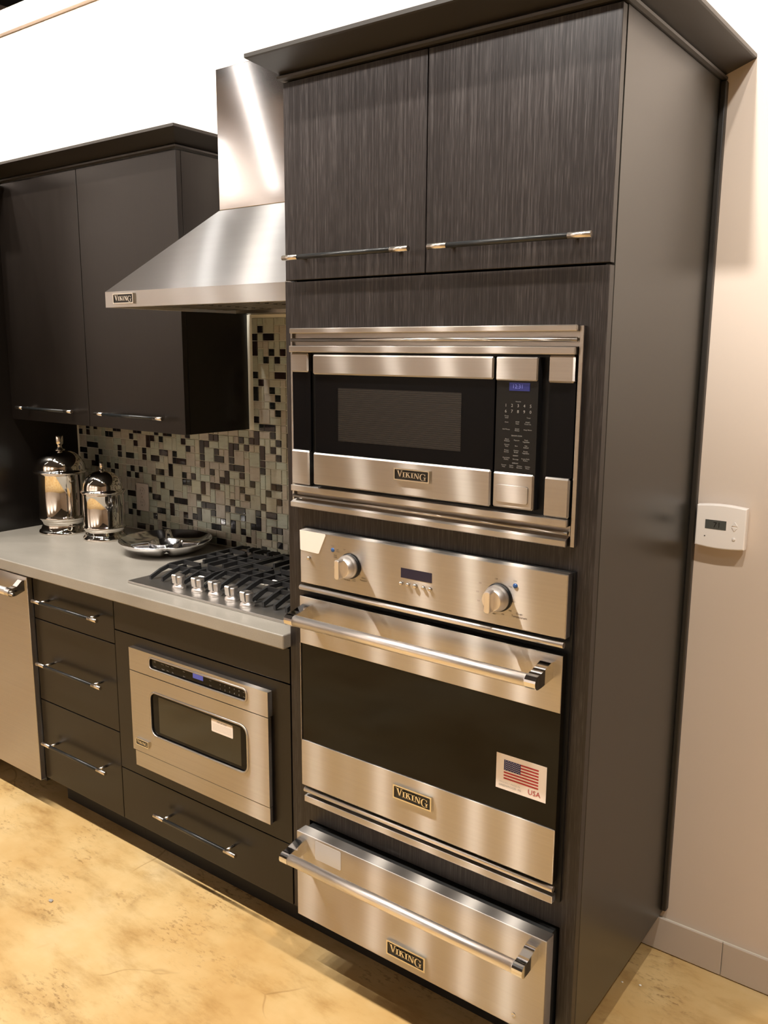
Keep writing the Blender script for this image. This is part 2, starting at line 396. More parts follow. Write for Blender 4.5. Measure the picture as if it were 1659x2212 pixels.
# ---- serif word on the appliance badges
def letters():
    P = []
    q = lambda *a: P.append(list(a))
    # V
    q((0.10, 1.28), (0.44, 1.28), (0.72, 0.0), (0.58, 0.0)); q((0.58, 0.0), (0.72, 0.0), (1.02, 1.28), (0.88, 1.28))
    q((0.0, 1.20), (0.52, 1.20), (0.52, 1.28), (0.0, 1.28)); q((0.76, 1.20), (1.16, 1.20), (1.16, 1.28), (0.76, 1.28))
    def stem(x):
        q((x + .12, 0), (x + .36, 0), (x + .36, 1), (x + .12, 1)); q((x, .92), (x + .48, .92), (x + .48, 1), (x, 1)); q((x, 0), (x + .48, 0), (x + .48, .08), (x, .08))
    stem(1.10); stem(1.62); stem(2.62)
    x = 1.62
    q((x + .36, .42), (x + .36, .56), (x + .62, 1), (x + .76, 1)); q((x + .52, .92), (x + .90, .92), (x + .90, 1), (x + .52, 1))
    q((x + .40, .56), (x + .56, .70), (x + .98, 0), (x + .70, 0)); q((x + .58, 0), (x + 1.06, 0), (x + 1.06, .08), (x + .58, .08))
    x = 3.14
    q((x + .12, 0), (x + .22, 0), (x + .22, 1), (x + .12, 1)); q((x, 0), (x + .36, 0), (x + .36, .08), (x, .08)); q((x, .92), (x + .30, .92), (x + .30, 1), (x, 1))
    q((x + .10, 1), (x + .38, 1), (x + .92, -.05), (x + .68, -.05)); q((x + .80, -.05), (x + .92, -.05), (x + .92, 1), (x + .80, 1)); q((x + .66, .92), (x + 1.04, .92), (x + 1.04, 1), (x + .66, 1))
    # G
    cx, cz, n = 4.76, 0.36, 22
    for i in range(n):
        a0 = math.radians(48 + (330 - 48) * i / n); a1 = math.radians(48 + (330 - 48) * (i + 1) / n)
        def pt(a, k):
            th = 0.09 + 0.15 * max(0.0, -math.cos(a)); s = 0 if k == 0 else th
            return (cx + (0.56 - s) * math.cos(a), cz + (0.66 - s * 0.7) * math.sin(a))
        q(pt(a0, 0), pt(a1, 0), pt(a1, 1), pt(a0, 1))
    q((cx + .26, -.22), (cx + .50, -.22), (cx + .50, .38), (cx + .26, .38)); q((cx + .10, .32), (cx + .62, .32), (cx + .62, .40), (cx + .10, .40))
    q((cx + .36, .62), (cx + .46, .62), (cx + .46, 1.0), (cx + .30, .90))
    return P
WORD = letters()
def badge(parent, x0, x1, z0, z1, y):
    """y = surface the badge is fixed on; it stands out towards -y"""
    h = z1 - z0; wd = x1 - x0; e = h * 0.10
    b = plate_hole('badge', x0, x1, z0, z1, (x0 + e, x1 - e, z0 + e, z1 - e), h * 0.06, y - 0.006, y, 'badge_metal', parent, 3)
    box('badge_field', x0 + e * .7, x1 - e * .7, y - 0.0035, y, z0 + e * .7, z1 - e * .7, 'badge_black', b, 0)
    sx = (wd - 2 * e) * 0.90 / 5.4; sz = (h - 2 * e) * 0.86 / 1.58
    ox = x0 + e + (wd - 2 * e) * 0.05; oz = z0 + e + (h - 2 * e) * 0.07 + 0.30 * sz
    polys_y('badge_lettering', [[(ox + a * sx, oz + c * sz) for a, c in P] for P in WORD], y - 0.0058, y - 0.0034, 'badge_metal', b)
    return b
def arc(cy, cz, r, a0, a1, n=8):
    return [(cy + r * math.cos(math.radians(a0 + (a1 - a0) * i / n)), cz + r * math.sin(math.radians(a0 + (a1 - a0) * i / n))) for i in range(n + 1)]
def pull(parent, x0, x1, z, yf, out=0.034):
    """cabinet bar pull: nickel ends and posts, black wrapped grip"""
    y = yf - out; L = x1 - x0; e = 0.047; r = 0.0062
    for xa, xb, xp in ((x0, x0 + e, x0 + e * 0.92), (x1 - e, x1, x1 - e * 0.92)):
        bm = bmesh.new(); bm_cyl(bm, (xa, y, z), (xb, y, z), r, seg=16); bm_cyl(bm, (xp, y + r * 0.9, z), (xp, yf, z), 0.0042, seg=12)
        finish('handle_end', bm, 'satin_nickel', parent)
    return cyl('handle_grip', (x0 + e, y, z), (x1 - e, y, z), r * 0.93, 'pull_grip_black', parent, seg=16)
def crown(name, parent, stations, prof, mat='crown_paint'):
    """prof: list of (out, z); stations: function(out) -> list of (x, y) path corners"""
    v = []; n = len(prof)
    cols = [stations(o) for o, z in prof]; k = len(cols[0])
    for s in range(k):
        for i, (o, z) in enumerate(prof): v.append((cols[i][s][0], cols[i][s][1], z))
    f = []
    for s in range(k - 1):
        for i in range(n): j = (i + 1) % n; f.append((s * n + i, s * n + j, (s + 1) * n + j, (s + 1) * n + i))
    f.append(tuple(range(n))); f.append(tuple(range((k - 1) * n, k * n)))
    return mesh(name, v, f, mat, parent)

# ================================================================== setting
XL = -0.831; D = 0.600
XP = -2.6256
struct(box('floor', -7.0, 5.5, -7.0, 4.0, -0.10, 0.0, 'stained_concrete', None, 0))
struct(box('wall_back', -7.0, 5.5, D, D + 0.13, 0.0, 2.937, 'wall_paint', None, 0))
struct(box('trim_1', -7.0, 5.5, D - 0.022, D + 0.15, 2.9385, 3.027, 'wall_paint', None, 0.002))
struct(box('ceiling', -7.0, 5.5, -7.0, 4.0, 4.6, 4.7, 'dark_ceiling', None, 0))
struct(box('wall_left', -7.1, -7.0, -7.0, 4.0, 0, 4.6, 'room_paint', None, 0))
struct(box('wall_right', 5.5, 5.6, -7.0, 4.0, 0, 4.6, 'room_paint', None, 0))
struct(box('wall_front', -7.0, 5.5, -7.1, -7.0, 0, 4.6, 'room_paint', None, 0))
bb = struct(box('baseboard_back', -0.82, 5.4, D - 0.004, D, 0.0, 0.100, 'grout', None, 0))
x = -0.4385; tile_me = None
while x < 5.0:
    if tile_me is None:
        o = box('baseboard_tile', 0, 0.3015, D - 0.011, D - 0.0042, 0.003, 0.1015, 'baseboard_glaze', bb, 0.002); tile_me = o.data
    else:
        o = bpy.data.objects.new('baseboard_tile', tile_me); COL.objects.link(o); o.parent = bb
    o.location.x = x; x += 0.303

# ================================================================== linear lamps of the showroom
simple('lamp_housing', (0.05, 0.05, 0.05), 0.5)
simple('lamp_diffuser', (0.9, 0.9, 0.9), 0.4, emit=(1.0, 0.96, 0.92), es=6.0)
def linear_lamp(label, p0, p1, z, wd=0.09):
    a = Vector((p0[0], p0[1], z)); c = Vector((p1[0], p1[1], z)); d = (c - a); L = d.length; ang = math.atan2(d.y, d.x)
    t = thing('linear_lamp', label, 'lamp', (a + c) / 2)
    for nm, q, mm in (('housing', (-L / 2, L / 2, -wd / 2 - 0.01, wd / 2 + 0.01, 0.0, 0.05), 'lamp_housing'), ('diffuser', (-L / 2, L / 2, -wd / 2, wd / 2, -0.012, -0.0005), 'lamp_diffuser'),
                      ('suspension_rod', (-0.01, 0.01, -0.01, 0.01, 0.0505, 4.6 - z), 'lamp_housing')):
        bm = bmesh.new(); bm_box(bm, *q, bev=0.0); o = finish(nm, bm, mm, t); o.location = (0, 0, 0)
    t.rotation_euler = (0, 0, ang)
linear_lamp('long linear ceiling lamp hanging diagonally nearer the cabinets', (-3.35, -1.72), (-6.4, -5.22), 3.4, 0.055)
linear_lamp('shorter linear ceiling lamp hanging further out over the showroom', (-5.2, -3.25), (-6.85, -4.90), 3.4)

# ================================================================== tall oven cabinet
ZT = 0.118; ZTOP = 2.262
T = thing('oven_cabinet', 'tall dark wenge cabinet housing microwave, wall oven and warming drawer', 'cabinet', (XL / 2, 0.3, 0))
box('side_panel', -0.019, 0.0, 0.0235, D, ZT, ZTOP, 'panel_laminate', T, 0.001)
box('side_panel', XL, XL + 0.019, 0.0205, D, ZT, ZTOP, 'panel_laminate', T, 0.001)
box('back_panel', XL + 0.019, -0.019, D - 0.012, D - 0.002, ZT, ZTOP, 'black_interior', T, 0)
box('top_panel', XL + 0.019, -0.019, 0.0235, D - 0.012, ZTOP - 0.02, ZTOP, 'panel_laminate', T, 0)
for z in (ZT, 0.446, 1.218, 1.79):
    box('shelf', XL + 0.019, -0.019, 0.0235, D - 0.012, z, z + 0.018, 'black_interior', T, 0)
boxes('face_panel', [(XL, -0.795, 0, 0.02, ZT, 1.8065), (-0.060, 0, 0, 0.02, 0.400, 1.8065), (-0.795, -0.060, 0, 0.02, 1.690, 1.8065), (-0.795, -0.060, 0, 0.02, 1.199, 1.268),
                     (-0.795, -0.756, 0, 0.02, 0.480, 1.199), (-0.795, -0.060, 0, 0.02, 0.400, 0.480), (-0.795, -0.771, 0, 0.02, ZT, 0.400), (-0.037, 0, 0, 0.02, ZT, 0.400), (-0.771, -0.037, 0, 0.02, ZT, 0.142)], 'wenge_veneer', T)
for x0, x1, hx in ((XL + 0.001, -0.4205, -0.6235), (-0.4175, -0.0005, -0.208)):
    d = box('door', x0, x1, 0.0, 0.02, 1.811, 2.2595, 'wenge_veneer', T, 0.0015)
    pull(d, hx - 0.1825, hx + 0.1825, 1.860, 0.0)
CP = [(-0.030, 2.2625), (0.005, 2.2625), (0.012, 2.266), (0.013, 2.271), (0.008, 2.2745), (0.006, 2.2765), (0.0775, 2.3000), (0.0815, 2.3020), (0.0815, 2.3105), (-0.030, 2.3105)]
crown('crown_molding', T, lambda o: [(XL - o * 0.52, D), (XL - o * 0.52, -o), (o * 0.885, -o), (o * 0.885, D)], CP)
prism_y('scribe_molding', [(0.0, 0.130), (0.0, 2.2610), (0.013, 2.2610), (0.0145, 2.258), (0.0145, 0.134), (0.012, 0.130)], D - 0.018, D - 0.0005, 'crown_paint', T, 0.003)
box('toe_kick', XL, -0.065, 0.077, D - 0.03, 0.0, ZT, 'toe_kick_black', T, 0)

# ================================================================== built-in microwave with trim kit
M = thing('microwave', 'stainless built-in microwave with black glass door and ribbed trim kit', 'microwave', (-0.42, 0.2, 1.236))
YM = -0.022
box('body', -0.780, -0.0625, 0.022, 0.40, 1.2365, 1.684, 'black_interior', M, 0)
box('backing_plate', -0.7945, -0.0605, -0.005, 0.0215, 1.2690, 1.6890, 'black_plastic', M, 0)
box('trim_side', -0.0495, -0.0405, -0.013, 0.0, 1.2590, 1.6955, 'brushed_steel', M, 0.001)
box('trim_side', -0.8055, -0.7995, -0.013, 0.0, 1.2590, 1.6975, 'brushed_steel', M, 0.001)
box('trim_bar', -0.7990, -0.0500, -0.024, 0.0, 1.6845, 1.6970, 'brushed_steel', M, 0.0018)
box('trim_recess', -0.7990, -0.0500, -0.006, 0.0, 1.6560, 1.6845, 'brushed_steel', M, 0)
cyl('trim_rod', (-0.7975, -0.017, 1.6690), (-0.0510, -0.017, 1.6690), 0.0042, 'brushed_steel', M)
box('trim_bar', -0.7990, -0.0515, -0.026, 0.0, 1.6400, 1.6555, 'brushed_steel', M, 0.0018)
box('trim_bar', -0.7990, -0.0530, -0.026, 0.0, 1.3000, 1.3155, 'brushed_steel', M, 0.0018)
box('trim_recess', -0.7990, -0.0530, -0.006, 0.0, 1.2790, 1.3000, 'brushed_steel', M, 0)
cyl('trim_rod', (-0.7975, -0.017, 1.2870), (-0.0530, -0.017, 1.2870), 0.0042, 'brushed_steel', M)
prism_x('trim_bar', [(0.0, 1.2800), (-0.006, 1.2800), (-0.026, 1.2720), (-0.026, 1.2615), (-0.024, 1.2595), (0.0, 1.2595)], -0.8000, -0.0540, 'brushed_steel', M)
for x0, x1, zt, zb in ((-0.7990, -0.7415, (1.5930, 1.6385), (1.3165, 1.4030)), (-0.1090, -0.0525, (1.5855, 1.6385), (1.3165, 1.3975))):
    box('side_block', x0, x1, YM, -0.004, zt[0], zt[1], 'brushed_steel', M, 0.0035, 1)
    box('side_block', x0, x1, YM, -0.004, zb[0], zb[1], 'brushed_steel', M, 0.0035, 1)
    box('side_glass', x0, x1, -0.012, -0.004, zb[1], zt[0], 'black_glass', M, 0)
dr = box('door', -0.7195, -0.2265, -0.022, -0.0055, 1.3235, 1.6350, 'black_glass', M, 0.001)
box('door_trim', -0.7195, -0.2265, -0.031, -0.022, 1.5890, 1.6350, 'brushed_steel', dr, 0.0035, 1)
box('door_trim', -0.7205, -0.2265, -0.031, -0.022, 1.3240, 1.4015, 'brushed_steel', dr, 0.0035, 1)
box('window', -0.6465, -0.3067, -0.0224, -0.0219, 1.4340, 1.5585, 'microwave_screen', dr, 0)
cp = box('control_panel', -0.2215, -0.1265, -0.024, -0.0055, 1.3255, 1.6345, 'black_plastic', M, 0.001)
box('control_trim', -0.2215, -0.1265, -0.031, -0.024, 1.5875, 1.6345, 'brushed_steel', cp, 0.0025, 1)
box('control_trim', -0.2215, -0.1265, -0.031, -0.024, 1.3260, 1.3998, 'brushed_steel', cp, 0.0035, 1)
prism_y('release_button', rrect(-0.2120, -0.1375, 1.3375, 1.3745, 0.005, 4), -0.0335, -0.0308, 'brushed_steel', cp, 0.001)
box('display', -0.1915, -0.1455, -0.0252, -0.0238, 1.5670, 1.5835, 'display_blue', cp, 0)
text_obj('display_digits', [('12:31', -0.172, 1.5755, 0.0115)], -0.0254, 'display_digit', cp)
digs = [(c, -0.1985 + 0.01405 * (i % 5), 1.5370 - 0.0118 * (i // 5), 0.0088) for i, c in enumerate('1234567890')]
sm = 0.0036
words = [('TOUCH', -0.1705, 1.5452, 0.0034), ('Power\nLevel', -0.1958, 1.5140, sm), ('Timer', -0.1459, 1.5135, sm), ('Clock', -0.1958, 1.5030, sm),
         ('STOP\nClear', -0.1710, 1.5025, sm), ('START\nTouch On', -0.1475, 1.5025, sm), ('Add Minute', -0.1965, 1.4885, sm), ('Sensor\nReheat', -0.1710, 1.4885, sm),
         ('Keep Warm', -0.1470, 1.4892, sm), ('SENSOR COOK', -0.1715, 1.4760, sm), ('Baked\nPotatoes', -0.1936, 1.4665, sm), ('Popcorn', -0.1714, 1.4670, sm),
         ('Fresh\nVegetables', -0.1496, 1.4665, sm), ('Ground\nMeat', -0.1939, 1.4553, sm), ('Rice', -0.1716, 1.4553, sm), ('Fish\nSeafood', -0.1497, 1.4550, sm),
         ('Frozen\nEntrees', -0.1941, 1.4438, sm), ('Chicken\nBreast', -0.1716, 1.4440, sm), ('Frozen\nVegetables', -0.1499, 1.4435, sm), ('REHEAT', -0.1725, 1.4352, 0.0034),
         ('Fresh Rolls\nMuffins', -0.1942, 1.4282, sm), ('Beverage', -0.1722, 1.4280, sm), ('Frozen Rolls\nMuffins', -0.1499, 1.4282, sm), ('DEFROST', -0.1729, 1.4196, 0.0034),
         ('Ground\nMeat', -0.1995, 1.4128, sm), ('Steaks\nChops', -0.1816, 1.4128, sm), ('Chicken\nBoneless', -0.1630, 1.4128, sm), ('Chicken\nPieces', -0.1446, 1.4128, sm)]
text_obj('keypad_print', digs, -0.0243, 'print_grey', cp)
text_obj('keypad_labels', words, -0.0243, 'print_grey', cp)
badge(M, -0.4722, -0.3765, 1.3590, 1.3865, -0.031)

# ================================================================== wall oven
O = thing('wall_oven', 'stainless single wall oven with round knobs, tubular handle and flag sticker', 'oven', (-0.406, 0.2, 0.464))
YO = -0.032; OX0, OX1 = -0.767, -0.0450
box('body', -0.752, -0.064, 0.021, 0.50, 0.4645, 1.196, 'black_interior', O, 0)
boxes('flange', [(-0.775, -0.0365, -0.008, -0.0005, 0.466, 1.2075)], 'black_plastic', O)
cpn = box('control_panel', OX0 + 0.003, OX1 + 0.004, YO, -0.009, 1.0705, 1.2062, 'brushed_steel', O, 0.0022)
box('display', -0.4530, -0.3675, YO - 0.0006, YO + 0.001, 1.1340, 1.1570, 'display_navy', cpn, 0)
for i, bx_ in enumerate((-0.4515, -0.4325, -0.4130, -0.3895, -0.3715)):
    r = 0.0058 if i == 2 else 0.0045
    lathe('button', [(r, 0), (r, 0.004), (r * 0.7, 0.006), (0, 0.0065)], (bx_, YO, 1.1202), 'satin_nickel', cpn, 'Y', 16)
lathe('button', [(0.0045, 0), (0.0045, 0.005), (0.003, 0.007), (0, 0.0075)], (-0.7335, YO, 1.1375), 'satin_nickel', cpn, 'Y', 16)
for lx, lz in ((-0.6572, 1.1686), (-0.1586, 1.1639)):
    lathe('indicator_light', [(0.0055, 0), (0.0052, 0.0015), (0.003, 0.003), (0, 0.0035)], (lx, YO, lz), 'indicator_blue', cpn, 'Y', 16)
for kx, kz in ((-0.603, 1.1372), (-0.1965, 1.1325)):
    lathe('knob_skirt', [(0.0310, 0), (0.0310, 0.004), (0.0285, 0.007)], (kx, YO, kz), 'black_plastic', cpn, 'Y', 40)
    kb = bmesh.new()
    lathe_bm(kb, [(0.0285, 0.006), (0.0285, 0.014), (0.0268, 0.016), (0.0268, 0.019), (0.0262, 0.021), (0.0225, 0.033), (0.0215, 0.034), (0.0205, 0.0335)], (kx, YO, kz), 'Y', 40)
    k = finish('knob', kb, 'bar_steel', O)
    prism_y('knob_grip', rrect(kx - 0.0070, kx + 0.0070, kz - 0.0235, kz + 0.0235, 0.005, 3), YO - 0.052, YO - 0.030, 'bar_steel', k, 0.002)
prn = [('Oven\nFunction', -0.5615, 1.1105, 0.0050), ('Clean', -0.6572, 1.1790, 0.0034), ('Self\nClean', -0.6420, 1.1690, 0.0038), ('Off', -0.6210, 1.1745, 0.0038),
       ('Conv\nRoast', -0.6490, 1.1540, 0.0038), ('TruConv', -0.6550, 1.1330, 0.0030), ('Conv\nBake', -0.5760, 1.1470, 0.0038), ('Bake', -0.6320, 1.1060, 0.0038),
       ('Max Broil', -0.6130, 1.1010, 0.0040), ('Conv\nBroil', -0.5910, 1.1040, 0.0038), ('Air\nDefrost', -0.5780, 1.1230, 0.0038),
       ('Oven\nTemperature', -0.1470, 1.1010, 0.0058), ('Oven', -0.1590, 1.1745, 0.0034), ('Off', -0.2040, 1.1715, 0.0040), ('200', -0.2430, 1.1560, 0.0040),
       ('250', -0.2490, 1.1360, 0.0040), ('300', -0.2460, 1.1160, 0.0040), ('350', -0.2300, 1.1000, 0.0040), ('400', -0.2070, 1.0940, 0.0040),
       ('450', -0.1860, 1.0970, 0.0040), ('500', -0.1690, 1.1080, 0.0040), ('Broil', -0.1620, 1.1290, 0.0040), ('Clean', -0.1710, 1.1600, 0.0038)]
prn = [(p[0], p[1], p[2], p[3] * 1.2) for p in prn if p[0] != 'TruConv']
text_obj('control_print', prn, YO - 0.0004, 'print_brown', cpn)
polys_y('paper_label', [[(-0.7640, 1.2050), (-0.6815, 1.2045), (-0.6800, 1.2005), (-0.7020, 1.1530), (-0.7060, 1.1523), (-0.7600, 1.1540), (-0.7630, 1.1560)]], YO - 0.0008, YO - 0.0001, 'sticker_white', cpn)
cyl('trim_rod', (OX0 - 0.002, -0.027, 1.0560), (OX1 - 0.001, -0.027, 1.0560), 0.0066, 'bar_steel', O)
dr = box('door', OX0 - 0.001, OX1, YO + 0.003, -0.010, 0.5185, 1.0340, 'oven_glass', O, 0.001)
box('door_trim', OX0 - 0.001, OX1, YO, YO + 0.003, 0.9095, 1.0342, 'brushed_steel', dr, 0.0012)
box('door_trim', OX0 - 0.001, OX1, YO, YO + 0.003, 0.5182, 0.6455, 'brushed_steel', dr, 0.0012)
box('door_edge', OX0 - 0.001, OX0 + 0.0005, YO - 0.0005, YO + 0.003, 0.6455, 0.9095, 'brushed_steel', dr, 0)
cyl('trim_rod', (OX0 + 0.003, -0.024, 0.5025), (OX1 - 0.001, -0.024, 0.5025), 0.0068, 'bar_steel', O)
box('trim_bar', OX0 + 0.003, OX1 - 0.001, -0.028, -0.0085, 0.4690, 0.4865, 'brushed_steel', O, 0.0015)
def pro_handle(parent, xa, xb, yface, ybar, zbar, ztop, r=0.0138, bw=0.025):
    cyl('handle_bar', (xa + bw * 0.9, ybar, zbar), (xb - bw * 0.9, ybar, zbar), r, 'bar_steel', parent, seg=32)
    prof = [(yface, ztop), (yface - 0.012, ztop + 0.0005), (ybar + 0.02, zbar + r + 0.0035)] + arc(ybar, zbar, r + 0.0012, 75, 270, 10) + [(ybar + 0.015, zbar - r - 0.001), (yface, ztop - 0.036)]
    for x0, x1 in ((xa, xa + bw), (xb - bw, xb)):
        prism_x('handle_bracket', prof, x0, x1, 'chrome', parent)
pro_handle(dr, -0.7470, -0.0640, YO, -0.099, 0.9935, 1.0190)
badge(O, -0.4668, -0.3555, 0.5830, 0.6190, YO)
# flag sticker on the glass
fs = box('flag_sticker', -0.1912, -0.0700, YO + 0.0022, YO + 0.0029, 0.6985, 0.7810, 'sticker_white', O, 0)
yS = YO + 0.0018
fx0, fx1, fz0, fz1 = -0.1720, -0.0885, 0.7240, 0.7690
sh = (fz1 - fz0) / 13
polys_y('flag_stripes', [[(fx0 if i > 6 else fx0 + 0.0405, fz1 - i * sh), (fx1, fz1 - i * sh), (fx1, fz1 - (i + 1) * sh), (fx0 if i > 6 else fx0 + 0.0405, fz1 - (i + 1) * sh)] for i in range(0, 13, 2)], yS, YO + 0.0022, 'flag_red', fs)
polys_y('flag_canton', [[(fx0, fz1), (fx0 + 0.0405, fz1), (fx0 + 0.0405, fz1 - 7 * sh), (fx0, fz1 - 7 * sh)]], yS, YO + 0.0022, 'flag_blue', fs)
st = []
for r_ in range(9):
    for c in range(6 if r_ % 2 == 0 else 5):
        cx = fx0 + 0.0034 + c * 0.00674 + (0.00337 if r_ % 2 else 0); cz = fz1 - 0.0024 - r_ * 0.00242; R_ = 0.00105
        st.append([(cx + R_ * (1 if k % 2 == 0 else 0.45) * math.sin(k * math.pi / 5), cz + R_ * (1 if k % 2 == 0 else 0.45) * math.cos(k * math.pi / 5)) for k in range(10)])
polys_y('flag_stars', st, yS - 0.0002, yS, 'sticker_white', fs)
text_obj('sticker_print', [('PROUDLY MADE IN', -0.1820, 0.7155, 0.0058, 'LEFT')], yS - 0.0001, 'sticker_grey', fs)
text_obj('sticker_print', [('GREENWOOD, MS', -0.1835, 0.7080, 0.0066, 'LEFT')], yS - 0.0001, 'print_grey', fs)
text_obj('sticker_print', [('USA', -0.0975, 0.7120, 0.0165, 'CENTER')], yS - 0.0001, 'flag_red', fs)

# ================================================================== warming drawer
WD = thing('warming_drawer', 'stainless warming drawer with tubular handle below the wall oven', 'warming drawer', (-0.404, 0.2, 0.136))
YW = -0.055
box('body', -0.762, -0.047, -0.0199, 0.48, 0.1430, 0.3920, 'black_interior', WD, 0)
fr = box('drawer_front', -0.768, -0.0410, YW, -0.0200, 0.1500, 0.3955, 'brushed_steel', WD, 0.0018)
pro_handle(fr, -0.7590, -0.0590, YW, -0.118, 0.3550, 0.3805)
badge(WD, -0.4665, -0.3510, 0.1730, 0.2125, YW)
polys_y('paper_label', [rrect(-0.7035, -0.6165, 0.3365, 0.3890, 0.004, 3)], YW - 0.0006, YW - 0.0001, 'sticker_grey', fr)
lathe('lock_hole', [(0.0052, 0), (0.0052, 0.0015), (0.0035, 0.002), (0.003, 0.0004), (0, 0.0003)], (-0.1135, YW, 0.1802), 'chrome', fr, 'Y', 16)

# ================================================================== drawer base cabinet (18 in)
YB = -0.003
B1 = thing('drawer_cabinet', 'dark base cabinet with three drawers between dishwasher and drawer microwave', 'cabinet', (-1.8185, 0.3, 0))
box('carcass', -2.0456, -1.5916, 0.0175, D - 0.01, ZT, 0.8735, 'panel_laminate', B1, 0)
box('toe_kick', -2.0456, -1.5916, 0.077, D - 0.03, 0.0, ZT, 'toe_kick_black', B1, 0)
for z0, z1, hz in ((0.7215, 0.8700, 0.797), (0.4215, 0.7182, 0.571), (0.1190, 0.4182, 0.275)):
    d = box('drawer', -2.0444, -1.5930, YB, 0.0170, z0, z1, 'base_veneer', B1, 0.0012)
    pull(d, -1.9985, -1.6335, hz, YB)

# ================================================================== appliance base cabinet (30 in)
B2 = thing('appliance_base_cabinet', 'dark base cabinet framing the drawer microwave with one deep bottom drawer', 'cabinet', (-1.21, 0.3, 0))
box('side_panel', -1.5910, -1.5730, 0.0175, D - 0.01, ZT, 0.8735, 'panel_laminate', B2, 0)
box('side_panel', -0.8500, -0.8320, 0.0175, D - 0.01, ZT, 0.8735, 'panel_laminate', B2, 0)
for z in (ZT, 0.318, 0.780):
    box('shelf', -1.5730, -0.8500, 0.0175, D - 0.01, z, z + 0.018, 'black_interior', B2, 0)
box('toe_kick', -1.5910, -0.8320, 0.077, D - 0.03, 0.0, ZT, 'toe_kick_black', B2, 0)
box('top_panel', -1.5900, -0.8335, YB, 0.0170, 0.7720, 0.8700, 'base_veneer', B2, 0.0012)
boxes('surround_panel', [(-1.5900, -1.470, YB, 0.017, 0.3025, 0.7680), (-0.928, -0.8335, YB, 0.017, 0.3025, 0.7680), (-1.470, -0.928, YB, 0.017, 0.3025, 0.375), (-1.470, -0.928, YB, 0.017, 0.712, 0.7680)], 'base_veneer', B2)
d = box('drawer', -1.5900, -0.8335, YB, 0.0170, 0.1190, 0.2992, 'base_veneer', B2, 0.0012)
pull(d, -1.3905, -1.0255, 0.2115, YB)

# ================================================================== drawer microwave
G = thing('drawer_microwave', 'built-in stainless drawer microwave with rounded window and control strip', 'microwave', (-1.2, 0.2, 0.336))
YG = -0.021; gx0, gx1 = -1.4985, -0.8995
box('body', -1.465, -0.933, 0.0175, 0.45, 0.3365, 0.705, 'black_interior', G, 0)
tp = plate_hole('control_fascia', gx0, gx1, 0.6645, 0.7365, (-1.3995, -0.9820, 0.6900, 0.7232), 0.0115, YG, -0.0035, 'brushed_steel', G)
box('control_glass', -1.4035, -0.9780, YG + 0.004, -0.004, 0.6865, 0.7265, 'black_glass', tp, 0)
ring_xz('control_bezel', rrect(-1.4010, -0.9805, 0.6885, 0.7248, 0.013, 6), YG, 0.0032, 'brushed_steel', tp)
box('display', -1.2055, -1.1620, YG + 0.0034, YG + 0.0045, 0.7045, 0.7205, 'display_blue_bright', tp, 0)
gp = [(c, -1.0900 + 0.019 * (i % 5), 0.7115 - 0.0125 * (i // 5), 0.0075) for i, c in enumerate('6789012345')]
gp += [('Keep\nWarm', -1.3780, 0.7135, 0.0040), ('Reheat', -1.3780, 0.6985, 0.0042), ('Popcorn', -1.3420, 0.7135, 0.0040), ('Beverage', -1.3200, 0.7135, 0.0040), ('Defrost', -1.2960, 0.7135, 0.0040),
       ('Veggies', -1.3400, 0.6985, 0.0042), ('Meats', -1.3180, 0.6985, 0.0042), ('Rice', -1.2960, 0.6985, 0.0042), ('Open', -1.2450, 0.6985, 0.0042), ('Close', -1.2450, 0.7135, 0.0040),
       ('Start', -1.1310, 0.6985, 0.0045), ('Clear', -1.1310, 0.7135, 0.0040), ('Power', -0.9930, 0.7120, 0.0040), ('Timer', -0.9930, 0.6985, 0.0042)]
text_obj('control_print', gp, YG + 0.0037, 'print_grey', tp)
box('vent_gap', gx0 + 0.002, gx1 - 0.002, -0.0095, -0.0035, 0.3475, 0.7350, 'black_plastic', G, 0)
md = plate_hole('door', gx0, gx1, 0.3990, 0.6618, (-1.4030, -0.9830, 0.4730, 0.6135), 0.026, YG, -0.0096, 'brushed_steel', G)
box('door_glass', -1.4070, -0.9790, YG + 0.004, -0.0098, 0.4690, 0.6175, 'black_glass', md, 0)
ring_xz('window_bezel', rrect(-1.4045, -0.9815, 0.4715, 0.6150, 0.0275, 8), YG, 0.0034, 'brushed_steel', md)
box('window', -1.3685, -1.0115, YG + 0.0036, YG + 0.0045, 0.4865, 0.6030, 'drawer_screen', md, 0)
sk = polys_y('paper_label', [rrect(-1.1315, -1.0430, 0.5605, 0.5995, 0.003, 3)], YG + 0.0030, YG + 0.0035, 'sticker_white', md)
text_obj('label_print', [('IMPORTANT', -1.0870, 0.5935, 0.0075)], YG + 0.0029, 'print_black', md)
polys_y('label_print', [[(-1.1265, 0.5860 - i * 0.0042), (-1.0480, 0.5860 - i * 0.0042), (-1.0480, 0.5848 - i * 0.0042), (-1.1265, 0.5848 - i * 0.0042)] for i in range(5)], YG + 0.00285, YG + 0.003, 'sticker_grey', md)
box('lower_strip', -1.4895, gx1, YG + 0.001, -0.0096, 0.3460, 0.3970, 'brushed_steel', G, 0.001)
badge(G, -1.4765, -1.4165, 0.4225, 0.4440, YG)

# ================================================================== dishwasher
DW = thing('dishwasher', 'stainless dishwasher at the left end under the counter', 'dishwasher', (-2.335, 0.3, 0))
box('body', -2.6200, -2.0500, 0.0, D - 0.02, 0.10, 0.870, 'black_interior', DW, 0)
fr = box('door_panel', -2.6230, -2.0475, -0.024, -0.0005, 0.112, 0.869, 'brushed_steel', DW, 0.002)
pro_handle(fr, -2.6050, -2.0560, -0.024, -0.076, 0.8240, 0.858, 0.0135, 0.026)
box('toe_kick', -2.6200, -2.0500, 0.145, D - 0.02, 0.0, 0.0995, 'toe_kick_black', DW, 0)

